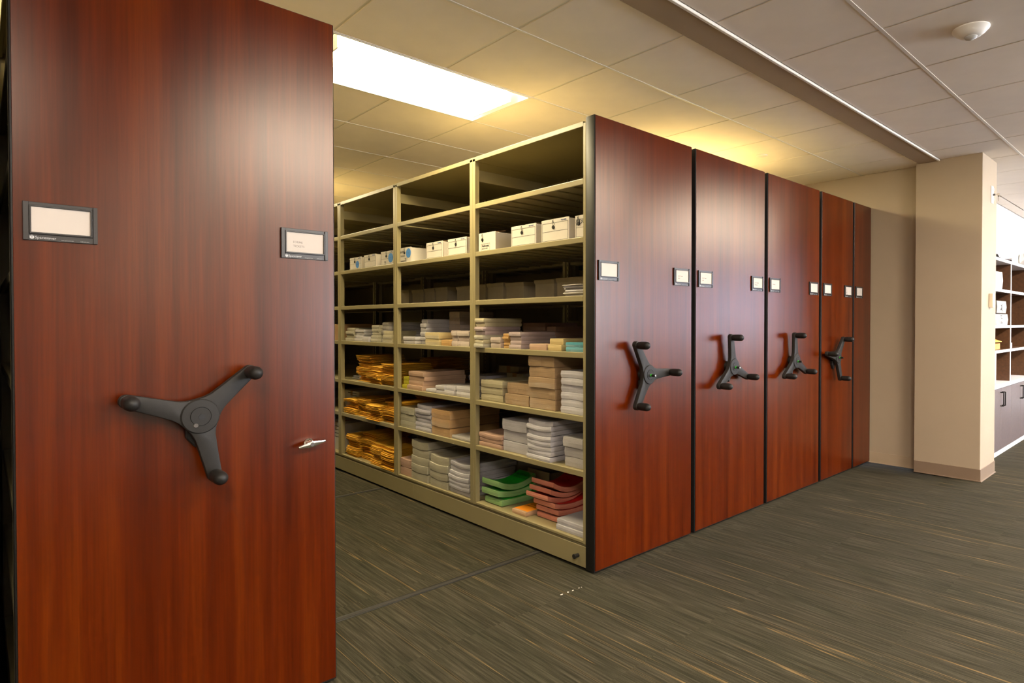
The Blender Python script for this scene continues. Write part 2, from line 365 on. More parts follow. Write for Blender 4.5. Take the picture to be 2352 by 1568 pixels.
# ------------------------------------------------------------------ ceiling fixtures
def fixture(fx, fy, em, label, group):
    L, W, D = 2*T-.016, T-.016, .09
    t = thing('ceiling_light', label, 'ceiling light', (fx, fy+T/2, ZC), group=group)
    bm = bmesh.new()
    for s in (-1, 1):
        box(bm, -L/2, L/2, s*W/2-.006, s*W/2+.006, -.003, .012); box(bm, s*L/2-.006, s*L/2+.006, -W/2, W/2, -.003, .012)
    obj('trim_frame', mesh(bm, 'trim_frame', WHITEM), t)
    for s in (-1, 1):      # curved side wings rising into the recess
        bm = bmesh.new(); prev = None; n = 8
        for i in range(n+1):
            a = i/n*PI/2
            y = s*(W/2-.004-(W/2-.19)*(math.sin(a)*.55+.45*i/n)); z = D*(1-math.cos(a))*.4+D*.6*math.sin(a)+.004
            cur = [bm.verts.new((-L/2+.004, y, z)), bm.verts.new((L/2-.004, y, z))]
            if prev: bm.faces.new((prev[0], prev[1], cur[1], cur[0]))
            prev = cur
        obj('reflector_wing', mesh(bm, 'reflector_wing', WHITEM, smooth=True), t)
    obj('housing', B('housing', WHITEM, (-L/2, L/2, -W/2, W/2, D+.012, D+.02), (-L/2-.004, -L/2+.004, -W/2, W/2, .012, D+.02), (L/2-.004, L/2+.004, -W/2, W/2, .012, D+.02),
        (-L/2, L/2, -W/2-.004, -W/2+.002, .012, D+.02), (-L/2, L/2, W/2-.002, W/2+.004, .012, D+.02)), t)
    zl, zr = (-.016, .07) if em is E_BACK else (-.072, .066)
    bm = bmesh.new(); prev = None; n = 6   # bowed diffuser basket
    for i in range(n+1):
        a = -1+2*i/n; cur = [bm.verts.new((-L/2+.07, a*.19, zl+zr*a*a)), bm.verts.new((L/2-.07, a*.19, zl+zr*a*a))]
        if prev: bm.faces.new((prev[0], prev[1], cur[1], cur[0]))
        prev = cur
    obj('diffuser', mesh(bm, 'diffuser', em), t)
    for s in (-1, 1): obj('end_plate', B('end_plate', WHITEM, (s*(L/2-.066)-.004, s*(L/2-.066)+.004, -.19, .19, zl, D)), t)
FLAB = ['lit recessed ceiling light above the open shelving aisle', 'recessed ceiling light above the second shelving unit', 'recessed ceiling light above the unit beyond the lock-fitted unit',
        'recessed ceiling light at the far end of the open aisle', 'recessed ceiling light above the far end of the second unit', 'recessed ceiling light above the far end beyond the lock-fitted unit',
        'office ceiling light in front of the open aisle', 'office ceiling light in front of the third shelving unit', 'office ceiling light in front of the pillar', 'office ceiling light in front of the bookcase',
        'office ceiling light in front of the lock-fitted unit', 'window-side office light across from the aisle', 'window-side office light across from the third shelving unit',
        'window-side office light across from the pillar', 'window-side office light across from the bookcase']
for i, (fx, fy, em) in enumerate(FIX):
    fixture(fx, fy, em, FLAB[i], 'lights over the shelving' if em is E_BACK else 'lights of the open office')
# ceiling devices
t = thing('occupancy_sensor', 'white domed occupancy sensor on the office ceiling tile', 'sensor', (1.085, -1.37, ZC))
bm = bmesh.new(); lathe(bm, (0,0,0), (0,0,-1), [(.075,0), (.075,.005), (.060,.022), (.044,.034), (.030,.037), (.0,.037)], 36)
obj('dome', mesh(bm, 'dome', WPLAS, smooth=True), t)
bm = bmesh.new(); lathe(bm, (0,0,-.036), (0,0,-1), [(.026,0), (.026,.003), (.021,.010), (.012,.015), (0,.016)], 24)
obj('lens', mesh(bm, 'lens', plain('sensor_lens', (.45,.45,.44), .25), smooth=True), t)
bm = bmesh.new(); lathe(bm, (0,0,0), (0,0,-1), [(.045,0), (.045,.004), (.040,.006), (0,.006)], 32)
tag(obj('sprinkler_cap', mesh(bm, 'sprinkler_cap', WPLAS, smooth=True), None, (2.372, .382, ZC)), 'flat white sprinkler cover plate on the warm lit ceiling', 'sprinkler')
# ------------------------------------------------------------------ shelving units
PH = 2.33                                     # end panel height
ZS = {0: 2.312, 1: 2.02, 2: 1.722, 3: 1.42, 4: 1.126, 5: .796, 6: .512, 7: .155}
BAYS = [(.079, 1.028), (1.086, 2.018), (2.076, 3.002), (3.060, 3.98), (4.038, 4.954), (5.012, 5.93)]
POSTS = [(.062, .079), (1.028, 1.086), (2.018, 2.076), (3.002, 3.060), (3.98, 4.038), (4.954, 5.012), (5.93, 5.98)]
_c = {}
def cached(k, fn):
    if k not in _c: _c[k] = fn()
    return _c[k]
def shelf_mesh(dep, ln):
    bm = bmesh.new()
    box(bm, .012, dep-.012, 0, ln, -.010, 0)
    for x0, x1 in ((0, .016), (dep-.016, dep)):
        box(bm, x0, x1, 0, ln, -.030, .0008)
    n = int(ln/.13)
    for i in range(1, n): box(bm, .02, dep-.02, i*ln/n-.007, i*ln/n+.007, -.019, -.010)
    return mesh(bm, 'shelf', PUTTY, bevel=.003, seg=2)
def top_mesh(dep, ln):
    bm = bmesh.new(); box(bm, .004, dep-.004, 0, ln, -.008, 0)
    for x0, x1 in ((0, .014), (dep-.014, dep)): box(bm, x0, x1, 0, ln, -.026, .001)
    return mesh(bm, 'canopy_shelf', PUTTY, bevel=.002)
def post_mesh(wd):
    bm = bmesh.new(); z0, z1 = .14, 2.302
    box(bm, 0, .005, 0, wd, z0, z1)
    if wd > .03:
        for a in (.004, wd-.007): box(bm, .004, .034, a, a+.003, z0, z1)
        box(bm, -.0015, .001, wd*.42, wd*.47, z0, z1)
    else: box(bm, .004, .034, wd-.004, wd, z0, z1)
    return mesh(bm, 'post', PUTTY)
def rear_post_mesh(wd):
    bm = bmesh.new(); z0, z1 = .14, 2.312
    for a, b in ((0, wd*.30), (wd*.62, wd)): box(bm, -.034, 0, a, b, z0, z1)
    box(bm, -.01, -.004, 0, wd, z0, z1)
    return mesh(bm, 'post', PUTTY)
def slots_mesh(wd):
    bm = bmesh.new()
    for k in range(60):
        z = .2+k*.0345; box(bm, -.0352, -.0342, wd*.11, wd*.19, z, z+.014)
    return mesh(bm, 'slot', BLACK)
def star_points():
    pts = []
    for k in range(3):
        a = k*2*PI/3; u = lambda r, v: (r*math.cos(a)-v*math.sin(a), r*math.sin(a)+v*math.cos(a))
        pts.append(u(.052*math.cos(-PI/3), .052*math.sin(-PI/3)))
        for r, v in ((.047, -.034), (.066, -.0285), (.10, -.0255), (.145, -.0225), (.19, -.0195)): pts.append(u(r, v))
        for i in range(1, 8):
            b = -PI/2+i*PI/8; pts.append(u(.19+.0195*math.cos(b), .0195*math.sin(b)))
        for r, v in ((.19, .0195), (.145, .0225), (.10, .0255), (.066, .0285), (.047, .034)): pts.append(u(r, v))
    return pts
def handle(parent, x, z, ang, pinned):
    """three-spoke crank on the end panel: faces -Y"""
    ca, sa = math.cos(ang), math.sin(ang)
    rot = [(p[0]*ca-p[1]*sa, p[0]*sa+p[1]*ca) for p in star_points()]
    F = lambda p, d: (p[0], d, p[1])
    bm = bmesh.new(); poly(bm, rot, F, -.042, -.068)
    h = obj('handle', mesh(bm, 'handle', HANDLE, bevel=.004, seg=2, smooth=True), parent, (x, .010, z))
    bm = bmesh.new(); lathe(bm, (0, -.066, 0), (0, -1, 0), [(.052, 0), (.052, .004), (.049, .007), (.0285, .008), (.0280, .0065), (.0272, .0065), (.0268, .009), (0, .009)], 40)
    obj('hub_cap', mesh(bm, 'hub_cap', HANDLE, smooth=True), h)
    bm = bmesh.new(); cyl(bm, (0, -.001, 0), (0, -.048, 0), .034, n=32); obj('shaft', mesh(bm, 'shaft', BLACK, smooth=True), h)
    for k in range(3):
        a = ang+k*2*PI/3
        bm = bmesh.new()
        prof = [(.0165, 0), (.0165, .004), (.0190, .010), (.0200, .018), (.0208, .030), (.0208, .058)]+[(.0208*math.cos(i*PI/12), .058+.024*math.sin(i*PI/12)) for i in range(1, 7)]
        lathe(bm, (.187*math.cos(a), -.064, .187*math.sin(a)), (0, -1, 0), prof, 24)
        obj('knob', mesh(bm, 'knob', BLACK, smooth=True), h)
    bm = bmesh.new()
    poly(bm, [(-.030, -.03), (.012, -.03), (.012, -.088), (-.004, -.100), (-.030, -.068)], F, -.002, -.034)
    obj('latch_bracket', mesh(bm, 'latch_bracket', BLACK, bevel=.003), h)
    if pinned:
        bm = bmesh.new(); cyl(bm, (.004, -.074, -.004), (.004, -.104, -.004), .0075, n=16); obj('lock_pin', mesh(bm, 'lock_pin', BLACK, smooth=True), h)
        bm = bmesh.new(); cyl(bm, (.004, -.1035, -.004), (.004, -.106, -.004), .0048, n=14); obj('pin_end', mesh(bm, 'pin_end', CHROME, smooth=True), h)
        bm = bmesh.new(); cyl(bm, (.004, -.0738, -.004), (.004, -.082, -.004), .0082, n=16); obj('green_collar', mesh(bm, 'green_collar', GREEN), h)
    else:
        bm = bmesh.new(); cyl(bm, (.003, -.0745, -.002), (.003, -.0758, -.002), .0100, n=6); obj('socket', mesh(bm, 'socket', plain('socket_black', (.002,.002,.002), .5)), h)
        bm = bmesh.new(); cyl(bm, (-.013, -.0735, -.026), (-.013, -.0752, -.026), .0075, .0060, n=16); obj('detent', mesh(bm, 'detent', STEEL, smooth=True), h)
def holder_plate():
    bm = bmesh.new(); Wd, Ht = .156, .101
    box(bm, 0, Wd, -.0045, 0, 0, Ht)
    box(bm, .0, .012, -.0085, 0, .0, Ht); box(bm, Wd-.010, Wd, -.0085, 0, 0, Ht)
    box(bm, .0125, .0165, -.0105, 0, .017, .091); box(bm, .1405, .1445, -.0105, 0, .017, .091)
    box(bm, .0125, .1445, -.0105, 0, .017, .0215); box(bm, .0125, .1445, -.0105, 0, .0885, .0925)
    return mesh(bm, 'sign_holder', HOLDER, bevel=.0008)
def logo_mesh():
    bm = bmesh.new(); F = lambda p, d: (p[0], d, p[1])
    for pts in ([(0, .009), (.0042, .0072), (.0042, 0), (0, .0030)], [(.0048, .0072), (.009, .009), (.009, .0030), (.0048, 0)], [(.0015, .0098), (.0045, .0112), (.0075, .0098), (.0045, .0085)]):
        poly(bm, pts, F, -.0046, -.0050)
    return mesh(bm, 'logo', SILVERINK)
RXZ = (PI/2, 0, 0)
def sign(parent, x, lines, ts=.0105, col=None):
    s = obj('sign_holder', cached('holder', holder_plate), parent, (x, -.0035, 1.497))
    obj('card', cached('card', lambda: B('card', CARD, (.0165, .1405, -.0060, -.0045, .0215, .0885))), s)
    obj('logo', cached('logo', logo_mesh), s, (.0135, 0, .0028))
    obj('lettering', cached('brand', lambda: text_mesh('Spacesaver', .0098, SILVERINK)), s, (.0240, -.0048, .0050), RXZ)
    obj('lettering', cached('web', lambda: text_mesh('www.spacesaver.com', .0030, SILVERINK)), s, (.078, -.0048, .0035), RXZ)
    obj('lettering', cached('tel', lambda: text_mesh('1-800-492-3434', .0030, SILVERINK)), s, (.118, -.0048, .0035), RXZ)
    for i, (tx, dx) in enumerate(lines):
        obj('lettering', text_mesh(tx, ts, GREYINK, ext=.0002), s, (.0165+.022+dx, -.0062, .052-i*.0135-(.0 if len(lines) < 3 else -.012)), RXZ)
def unit(x0, x1, label, group, ang=None, signs=(), pinned=True, stock=True, hx=None, darken_inside=True):
    dep = x1-x0
    u = thing('mobile_shelving_unit', label, 'shelving unit', (x0, 0, 0), group=group)
    # end panel
    e = obj('end_panel', B('end_panel', BLACK, (0, dep, 0.0, .062, .008, PH), bevel=.004, seg=2, smooth=True), u)
    obj('wood_face', B('wood_face', WOOD, (.005, dep-.005, -.0035, .004, .016, PH-.004), bevel=.0008), e)
    # carriage
    b = obj('carriage_base', B('carriage_base', PUTTY, (.003, dep-.003, .062, 1.80, .014, .124), (.003, dep-.003, 1.8015, 5.98, .014, .124), (.012, dep-.012, .062, 5.98, .124, .14), bevel=.002), u)
    obj('toe_gap', B('toe_gap', BLACK, (.03, dep-.03, .03, 5.95, .0, .02)), b)
    bm = bmesh.new(); cyl(bm, (.003, .118, .069), (-.022, .118, .069), .0105, n=20); cyl(bm, (-.022, .118, .069), (-.030, .118, .069), .0125, n=20)
    obj('stop_knob', mesh(bm, 'stop_knob', BLACK, bevel=.001), b)
    for (a, c) in POSTS:
        p = obj('post', cached(('post', round(c-a, 4)), lambda: post_mesh(c-a)), u, (0, a, 0))
        p2 = obj('post', cached(('rpost', round(c-a, 4)), lambda: rear_post_mesh(c-a)), u, (dep, a, 0))
        if x0 == 0: obj('slot', cached(('slot', round(c-a, 4)), lambda: slots_mesh(c-a)), p2)['kind'] = 'stuff'
        obj('brace', cached(('brace', dep), lambda: B('brace', PUTTY, (.034, dep-.034, 0, .012, 2.175, 2.245))), u, (0, (a+c)/2, 0))
    for (a, c) in BAYS:
        for k in range(1, 7): obj('shelf', cached(('shelf', dep, round(c-a, 4)), lambda: shelf_mesh(dep, c-a)), u, (0, a, ZS[k]))
        obj('shelf', cached(('shelf7', dep, round(c-a, 4)), lambda: B('shelf', PUTTY, (0, dep, 0, c-a, -.016, 0), bevel=.003, seg=2)), u, (0, a, ZS[7]))
        obj('canopy_shelf', cached(('top', dep, round(c-a, 4)), lambda: top_mesh(dep, c-a+.0575)), u, (0, a, ZS[0]))
    obj('added_rear_blocker', B('added_rear_blocker', PUTTY, (.002, dep-.002, 5.981, 5.99, .02, 2.312)), u)  # added sheet closing the far end, hides the bright back wall
    if ang is not None: handle(u, hx if hx else dep/2, 1.0, math.radians(ang), pinned)
    for x, lines, ts in signs: sign(u, x, lines, ts)
    if darken_inside: obj('added_darkening_sheet', B('added_darkening_sheet', PUTTY, (dep/2-.003, dep/2+.003, .08, 5.93, .155, 2.30)), u)  # added sheet that keeps the view through the shelves dark
    return u
def lock_handle(parent, x, z):
    bm = bmesh.new(); lathe(bm, (0,0,0), (0,-1,0), [(.0165,0), (.0165,.004), (.012,.008), (.0095,.020), (.0085,.032), (0,.032)], 28)
    h = obj('turn_lock', mesh(bm, 'turn_lock', CHROME, smooth=True), parent, (x, -.0035, z))
    bm = bmesh.new(); pts = []
    n = 10
    F = lambda p, d: (p[0]*math.cos(.14)-p[1]*math.sin(.14), d, p[0]*math.sin(.14)+p[1]*math.cos(.14))
    up = [(-.046, .004), (-.030, .0052), (-.012, .0085), (0, .0098), (.012, .0085), (.030, .0052), (.046, .004)]
    poly(bm, up+[(a, -b) for a, b in reversed(up)], F, -.026, -.036)
    obj('lever', mesh(bm, 'lever', CHROME, bevel=.0015, seg=2, smooth=True), h)
    bm = bmesh.new(); cyl(bm, (0, -.036, 0), (0, -.038, 0), .0065, n=18); obj('key_barrel', mesh(bm, 'key_barrel', STEEL, smooth=True), h)
GU = 'mobile shelving units in a row'
u0 = unit(-2.187, -1.333, 'cherry-faced shelving unit with a chrome turn lock beside its handle', GU, ang=42, pinned=False, hx=.417,
     signs=[(.024, [], .01), (.854-.029-.156, [('FORMS', 0), ('TICKETS', 0)], .0100)])
lock_handle(u0, .757, .866)
u1 = unit(0.0, .842, 'cherry-faced shelving unit whose open shelves of paper face the aisle', GU, ang=1, hx=.372, darken_inside=False,
     signs=[(.022, [], .01), (.842-.030-.156, [('N.I.F Totals', 0), ('2012', 0)], .0095)])
u2 = unit(.880, 1.715, 'cherry-faced shelving unit second past the open aisle', GU, ang=-23, hx=.352,
     signs=[(.022, [('N.I.F Totals', 0), ('2012', 0)], .0095), (.835-.030-.156, [('T.O.C Totals', 0), ('Warrants', 0)], .0095)])
u3 = unit(1.755, 2.583, 'cherry-faced shelving unit between two others with a handle spoke upright', GU, ang=-27, hx=.335,
     signs=[(.020, [('Warrants', 0)], .0105), (.828-.030-.156, [], .01)])
u4 = unit(2.625, 3.245, 'narrow cherry-faced shelving unit with a handle, next to the last panel', GU, ang=50, hx=.20,
     signs=[(.020, [], .01), (.620-.030-.156, [('DL', 0), ('FTA', 0), ('DUI', 0), ('Closed', 0)], .0085)])
u5 = unit(3.275, 3.655, 'slim cherry-faced end unit without a handle against the cream wall', GU,
     signs=[(.020, [('PD', 0), ('Misc', 0), ('Old', 0)], .0085)])
um = unit(-3.085, -2.232, 'cherry-faced shelving unit on the other side of the lock-fitted unit', GU, ang=20)
# ------------------------------------------------------------------ shelf contents
R = random.Random(11)
def slab(name, lx, ly, h, mat, sag=None, jit=.0015, nx=3, ny=3, e=.0016):
    """soft-edged sheet block: origin at its base centre"""
    bm = bmesh.new(); e = min(e, h*.22); sag = sag or (lambda u, v: 0)
    lv = [(0, e), (e, 0), (h*.5, -jit), (h-e, 0), (h, e)]
    per = [(i, 0) for i in range(nx)]+[(nx, j) for j in range(ny)]+[(nx-i, ny) for i in range(nx)]+[(0, ny-j) for j in range(ny)]
    jj = {p: (R.uniform(-jit, jit), R.uniform(-jit, jit)) for p in per}
    def pos(i, j, z, ins):
        u, v = i/nx, j/ny; x = (u-.5)*(lx-2*ins); y = (v-.5)*(ly-2*ins); a, b = jj.get((i, j), (0, 0))
        return (x+a, y+b, z+sag(u, v))
    rings = [[bm.verts.new(pos(i, j, z, ins)) for i, j in per] for z, ins in lv]
    n = len(per)
    for A, Bq in zip(rings, rings[1:]):
        for k in range(n): bm.faces.new((A[k], A[(k+1)%n], Bq[(k+1)%n], Bq[k]))
    for ring, (z, ins), flip in ((rings[0], lv[0], 1), (rings[-1], lv[-1], 0)):
        g = dict(zip(per, ring))
        for i in range(1, nx):
            for j in range(1, ny): g[(i, j)] = bm.verts.new(pos(i, j, z, ins))
        for i in range(nx):
            for j in range(ny):
                f = [g[(i, j)], g[(i+1, j)], g[(i+1, j+1)], g[(i, j+1)]]
                bm.faces.new(f[::-1] if flip else f)
    return mesh(bm, name, mat, smooth=False)
ORD = ['topmost', 'second', 'third', 'fourth', 'fifth', 'sixth', 'seventh', 'eighth']
def pos_word(i, n):          # i counted from the bottom
    if i == n-1: return 'topmost'
    if i == 0: return 'bottom'
    return ORD[n-1-i]
SHN = {4: 'middle', 5: 'third lowest', 6: 'second lowest', 7: 'lowest'}
STACKS = [
 # shelf, x front, y near, y far, height, count, colour, depth, wrapped, phrase
 (4,.03,.815,.917,.066,2,'pinkwhite',.22,1,'low pale pink stack beside the orange slips',0),
 (4,.05,.753,.810,.089,5,'apricot',.24,0,'stack of orange slips between pink stacks',0),
 (4,.03,.620,.724,.100,4,'mauve',.28,1,'mauve stack beside the orange slips',0),
 (4,.02,.392,.534,.035,1,'peach',.20,0,'lone peach pad lying before the buttery yellow pads',0),
 (4,.04,.276,.388,.067,2,'butter',.30,0,'buttery yellow pair beside the teal packs',0),
 (4,.03,.104,.235,.051,2,'teal',.22,1,'teal pair beside the yellow pads',0),
 (4,.38,.80,1.02,.155,3,'rose',.3,0,'dusky rose stack behind the orange slips',0),
 (4,.38,.70,.785,.131,4,'rose',.36,0,'narrow dusky rose stack behind the yellow pads',0),
 (5,.03,.798,1.024,.128,3,'cream',.34,1,'cream stack beside the two tan packs',.004),
 (5,.03,.546,.763,.128,2,'tan',.32,1,'tan pair between cream and tall tan stacks',.003),
 (5,.02,.318,.534,.298,5,'tan',.36,1,'tall tan stack beside the white reams',.006),
 (5,.02,.094,.268,.228,6,'white',.34,1,'tall white stack beside the tall tan stack',.003),
 (6,.02,.797,1.024,.077,3,'pink',.30,0,'low pink stack beside the white reams',-.006),
 (6,.03,.564,.790,.190,3,'white',.36,0,'three-high white stack beside the pink packs',-.004),
 (6,.01,.333,.536,.217,8,'white',.40,1,'eight-high white stack of thin packs',-.009),
 (6,.02,.097,.248,.160,3,'greywhite',.2,1,'small glittering stack next to the cherry end panel',0),
 (7,.02,.094,.312,.059,2,'white',.40,0,'white sheets beside the red pads',0),
 (7,.02,1.850,2.014,.117,2,'pink',.26,0,'low pink stack beside the ivory packs',-.008),
 (7,.02,1.617,1.843,.275,5,'ivory',.38,0,'five-high ivory stack beside pink packs',-.010),
 (7,.01,1.367,1.590,.208,4,'ivory',.38,0,'four-high ivory stack beside curled white forms',-.012),
 (7,.02,1.116,1.355,.199,7,'white',.38,0,'curled white forms stack beside the post',-.012),
 (6,.02,1.799,2.002,.148,3,'sage',.3,1,'grey-green stack beside the lavender packs',0),
 (6,.02,1.583,1.788,.184,6,'lavender',.38,1,'lavender white stack beside the orange-tan stack',-.004),
 (6,.02,1.339,1.566,.174,3,'ochre',.42,1,'orange-tan stack beside the lavender packs',-.004),
 (6,.02,1.115,1.330,.024,1,'greywhite',.2,1,'single flat glittering pack beside the orange-tan stack',0),
 (5,.03,1.918,1.988,.086,3,'yellow',.12,0,'tiny yellow stack beside the orange envelopes',0),
 (5,.02,1.694,1.904,.133,4,'peach',.36,0,'peach stack beside the tiny yellow pads',0),
 (5,.02,1.540,1.668,.022,1,'white',.2,0,'thin white pad lying right beside the peach stack',0),
 (5,.03,1.420,1.530,.057,2,'white',.2,1,'small white pair next to the thin white pad',0),
 (5,.03,1.300,1.414,.063,2,'white',.2,1,'middle one of three small white pairs',0),
 (5,.02,1.116,1.279,.068,2,'white',.22,1,'small white pair nearest the shelf post',0),
 (5,.28,1.290,1.500,.116,3,'lavender',.3,0,'pale lavender stack behind the small white pads',0),
 (4,.26,1.80,2.01,.086,3,'sage',.2,0,'low grey-green stack behind a small white pair',0),
 (4,.02,1.788,1.957,.054,2,'white',.2,1,'small white pair before the grey-green stack',0),
 (4,.06,1.706,1.782,.180,6,'white',.3,1,'tall white stack beside the gold wrapped packs',0),
 (4,.01,1.448,1.627,.088,2,'gold',.2,1,'gold wrapped pair beside the tall white stack',0),
 (4,.24,1.560,1.695,.235,5,'pinkwhite',.3,1,'tall pinkish stack behind the gold packs',0),
 (4,.01,1.330,1.437,.040,1,'apricot',.2,0,'lone apricot pad between gold packs and pink columns',0),
 (4,.02,1.257,1.322,.103,3,'pinkwhite',.2,1,'narrow pink column beside the apricot pad',0),
 (4,.02,1.119,1.252,.102,3,'pinkwhite',.2,1,'wide pink column against the shelf post',0),
 (4,.03,2.820,2.966,.111,4,'ivory',.2,1,'ivory stack beside white pads above the envelopes',0),
 (4,.04,2.659,2.812,.098,4,'white',.25,1,'white stack between ivory stacks above the envelopes',0),
 (4,.02,2.505,2.625,.039,1,'white',.15,1,'lone flat white pad between stacks above the envelopes',0),
 (4,.03,2.384,2.497,.136,5,'ivory',.2,1,'tall ivory stack above the orange envelopes',0),
 (4,.06,2.275,2.378,.158,5,'greywhite',.3,1,'tall glittering stack above the orange envelopes',0),
 (4,.01,2.108,2.258,.092,3,'cream',.2,1,'cream stack against the post above the envelopes',0),
 (5,.10,2.84,2.985,.028,2,'white',.3,0,'white papers beside the upper orange envelopes',0),
]
def put_stack(shelf, x0, yn, yf, h, n, col, dep, wrap, phrase, sg, cols=None):
    z = ZS[shelf]; th = h/n
    for i in range(n):
        c = cols[i] if cols else col
        k = sg*(0.35+0.65*(i+1)/n)
        if sg >= 0: s = lambda u, v, k=k: k*max(0, 1-4*(u-.15)**2)*(.5+.5*math.cos(2*PI*(v-.5)))*.5
        else: s = lambda u, v, k=k, i=i: (-k*(2*v-1)**2*(1.0 if i else .0))
        me = slab('paper_pack', dep*R.uniform(.97, 1.0), (yf-yn)*R.uniform(.955, .995), th*.985, pmat(c, wrap), s, .0022 if wrap else .0012, ny=6 if sg else 3)
        o = obj('paper_pack', me, None, (x0+dep/2+R.uniform(-.010, .008), (yn+yf)/2+R.uniform(-.003, .003), z+i*th), (0, 0, R.uniform(-.012, .012)))
        lab = phrase if n == 1 else '%s pack in the %s' % (pos_word(i, n), phrase)
        tag(o, lab, 'paper', 'packs of the '+phrase if n > 1 else None)
put_stack(4, -.008, .932, 1.022, .182, 7, 'cream', .30, 1, 'tall cream and mauve stack beside the shelf post', 0, ['ivory', 'cream', 'ivory', 'mauve', 'mauve', 'cream', 'cream'])
for s in STACKS: put_stack(*s)
# bent pads: coloured cover, pale edges, printed cover text
COVER = {'green': plain('green_cover', (.006, .34, .012), .55), 'red': plain('red_cover', (.52, .004, .003), .5), 'orange': plain('orange_cover', (.90, .30, .008), .6)}
def pad(x, y, z, lx, ly, h, col, curve, label, group, cover, text=None, rz=0):
    sag = lambda u, v: curve*(1.9*u-.95)**2
    o = obj('note_pad', slab('note_pad', lx, ly, h, pmat(col, 1 if col != 'orange' else 0), sag, .0015, nx=10, ny=3), None, (x, y, z), (0, 0, rz))
    tag(o, label, 'pad', group)
    if cover:
        bm = bmesh.new(); g = {}
        for i in range(13):
            for j in (0, 1):
                u = .10+.88*i/12; g[i, j] = bm.verts.new(((u-.5)*lx, (j-.5)*ly*.94, h+.0012+sag(u, .5)))
        for i in range(12): bm.faces.new((g[i, 0], g[i+1, 0], g[i+1, 1], g[i, 1]))
        obj('cover_sheet', mesh(bm, 'cover_sheet', COVER[cover], smooth=True), o)
    for s, size, u, off in (text or []):
        def fn(c, u=u, off=off):     # lettering runs along -Y, its top towards +X
            px = (u-.5)*lx+c.y; py = -c.x+off
            return Vector((px, py, h+.0022+sag(px/lx+.5, .5)))
        obj('lettering', text_mesh(s, size, INK, ext=.0001, align='CENTER', fn=fn), o)
G3 = 'green bent note pads'; R6 = 'red bent note pads'
z = ZS[7]
for i, (dx, dy, c) in enumerate(((.012, -.018, .004), (0, .0, .022), (.004, .004, .042))):
    top = i == 2
    pad(.185+dx, .925+dy, z+i*.040, .30, .165, .036, 'green', c, '%s green bent pad beside the orange pad' % pos_word(i, 3), G3, 'green',
        [('RESERVED', .026, .84, 0), ('BY APPOINTMENT', .020, .74, 0), ('*', .03, .58, 0)] if top else None)
zr = 0
for i, (dx, dy, c) in enumerate(((.03, -.02, .004), (.028, -.015, .014), (.012, -.008, .024), (-.012, .030, .034), (.0, .012, .042), (.006, .0, .052))):
    top = i == 5
    pad(.205+dx, .470+dy, z+i*.031, .29, .185, .028, 'red', c, '%s salmon-edged red pad in the bent pile' % pos_word(i, 6), R6, 'red',
        [('POLICE TOW', .030, .85, 0), ('*', .03, .66, 0)] if top else None)
pad(.115, .640, z, .17, .125, .026, 'orange', 0.0, 'flat orange-topped pad between the green and red pads', None, 'orange',
    [('NOTICE OF', .016, .72, 0), ('VIOLATION', .016, .56, 0)])
# orange envelopes: fanned stacks, each envelope its own object
def env_mesh(lx, ly, th, bow):
    bm = bmesh.new(); nx, ny = 4, 4; g = {}
    for k in (0, 1):
        for i in range(nx+1):
            for j in range(ny+1):
                u, v = i/nx, j/ny; thick = th*(.35+.65*(1-(2*u-1)**4)*(1-(2*v-1)**4))
                g[k, i, j] = bm.verts.new(((u-.5)*lx, (v-.5)*ly, bow*((2*v-1)**2)+(thick if k else 0)))
    for i in range(nx):
        for j in range(ny):
            bm.faces.new((g[1,i,j], g[1,i+1,j], g[1,i+1,j+1], g[1,i,j+1])); bm.faces.new((g[0,i,j], g[0,i,j+1], g[0,i+1,j+1], g[0,i+1,j]))
    for i in range(nx):
        for j in (0, ny): bm.faces.new((g[0,i,j], g[0,i+1,j], g[1,i+1,j], g[1,i,j]))
    for j in range(ny):
        for i in (0, nx): bm.faces.new((g[0,i,j], g[0,i,j+1], g[1,i,j+1], g[1,i,j]))
    return mesh(bm, 'envelope', ENV, smooth=False)
TH = .0098
NTH = 'first second third fourth fifth sixth seventh eighth ninth tenth eleventh twelfth thirteenth fourteenth fifteenth sixteenth seventeenth eighteenth nineteenth twentieth twenty-first twenty-second twenty-third twenty-fourth'.split()
ENVS = [ # shelf, x front, y near, y far, height, phrase
 (5,.05,2.545,2.80,.217,'tall envelope stack beside white papers'),
 (5,.01,2.325,2.54,.144,'bulging middle envelope stack on the upper envelope shelf'),
 (5,.03,2.085,2.315,.175,'upper shelf envelope stack against the post'),
 (5,.40,2.10,2.40,.20,'rear envelope stack on the upper envelope shelf'),
 (6,.02,2.755,2.98,.135,'outer envelope stack on the middle envelope shelf'),
 (6,.04,2.53,2.748,.150,'second slumped envelope stack on the middle envelope shelf'),
 (6,.00,2.30,2.525,.124,'low envelope stack at the middle shelf edge'),
 (6,.03,2.085,2.29,.160,'middle shelf envelope stack against the post'),
 (6,.40,2.15,2.45,.17,'rear envelope stack on the middle envelope shelf'),
 (7,.03,2.74,2.96,.184,'outer envelope stack on the lowest envelope shelf'),
 (7,.06,2.50,2.73,.227,'tallest envelope stack on the lowest envelope shelf'),
 (7,.02,2.30,2.49,.175,'third envelope stack on the lowest envelope shelf'),
 (7,.01,2.085,2.29,.170,'lowest shelf envelope stack against the post'),
 (7,.42,2.10,2.40,.18,'rear envelope stack on the lowest envelope shelf')]
ek = {}
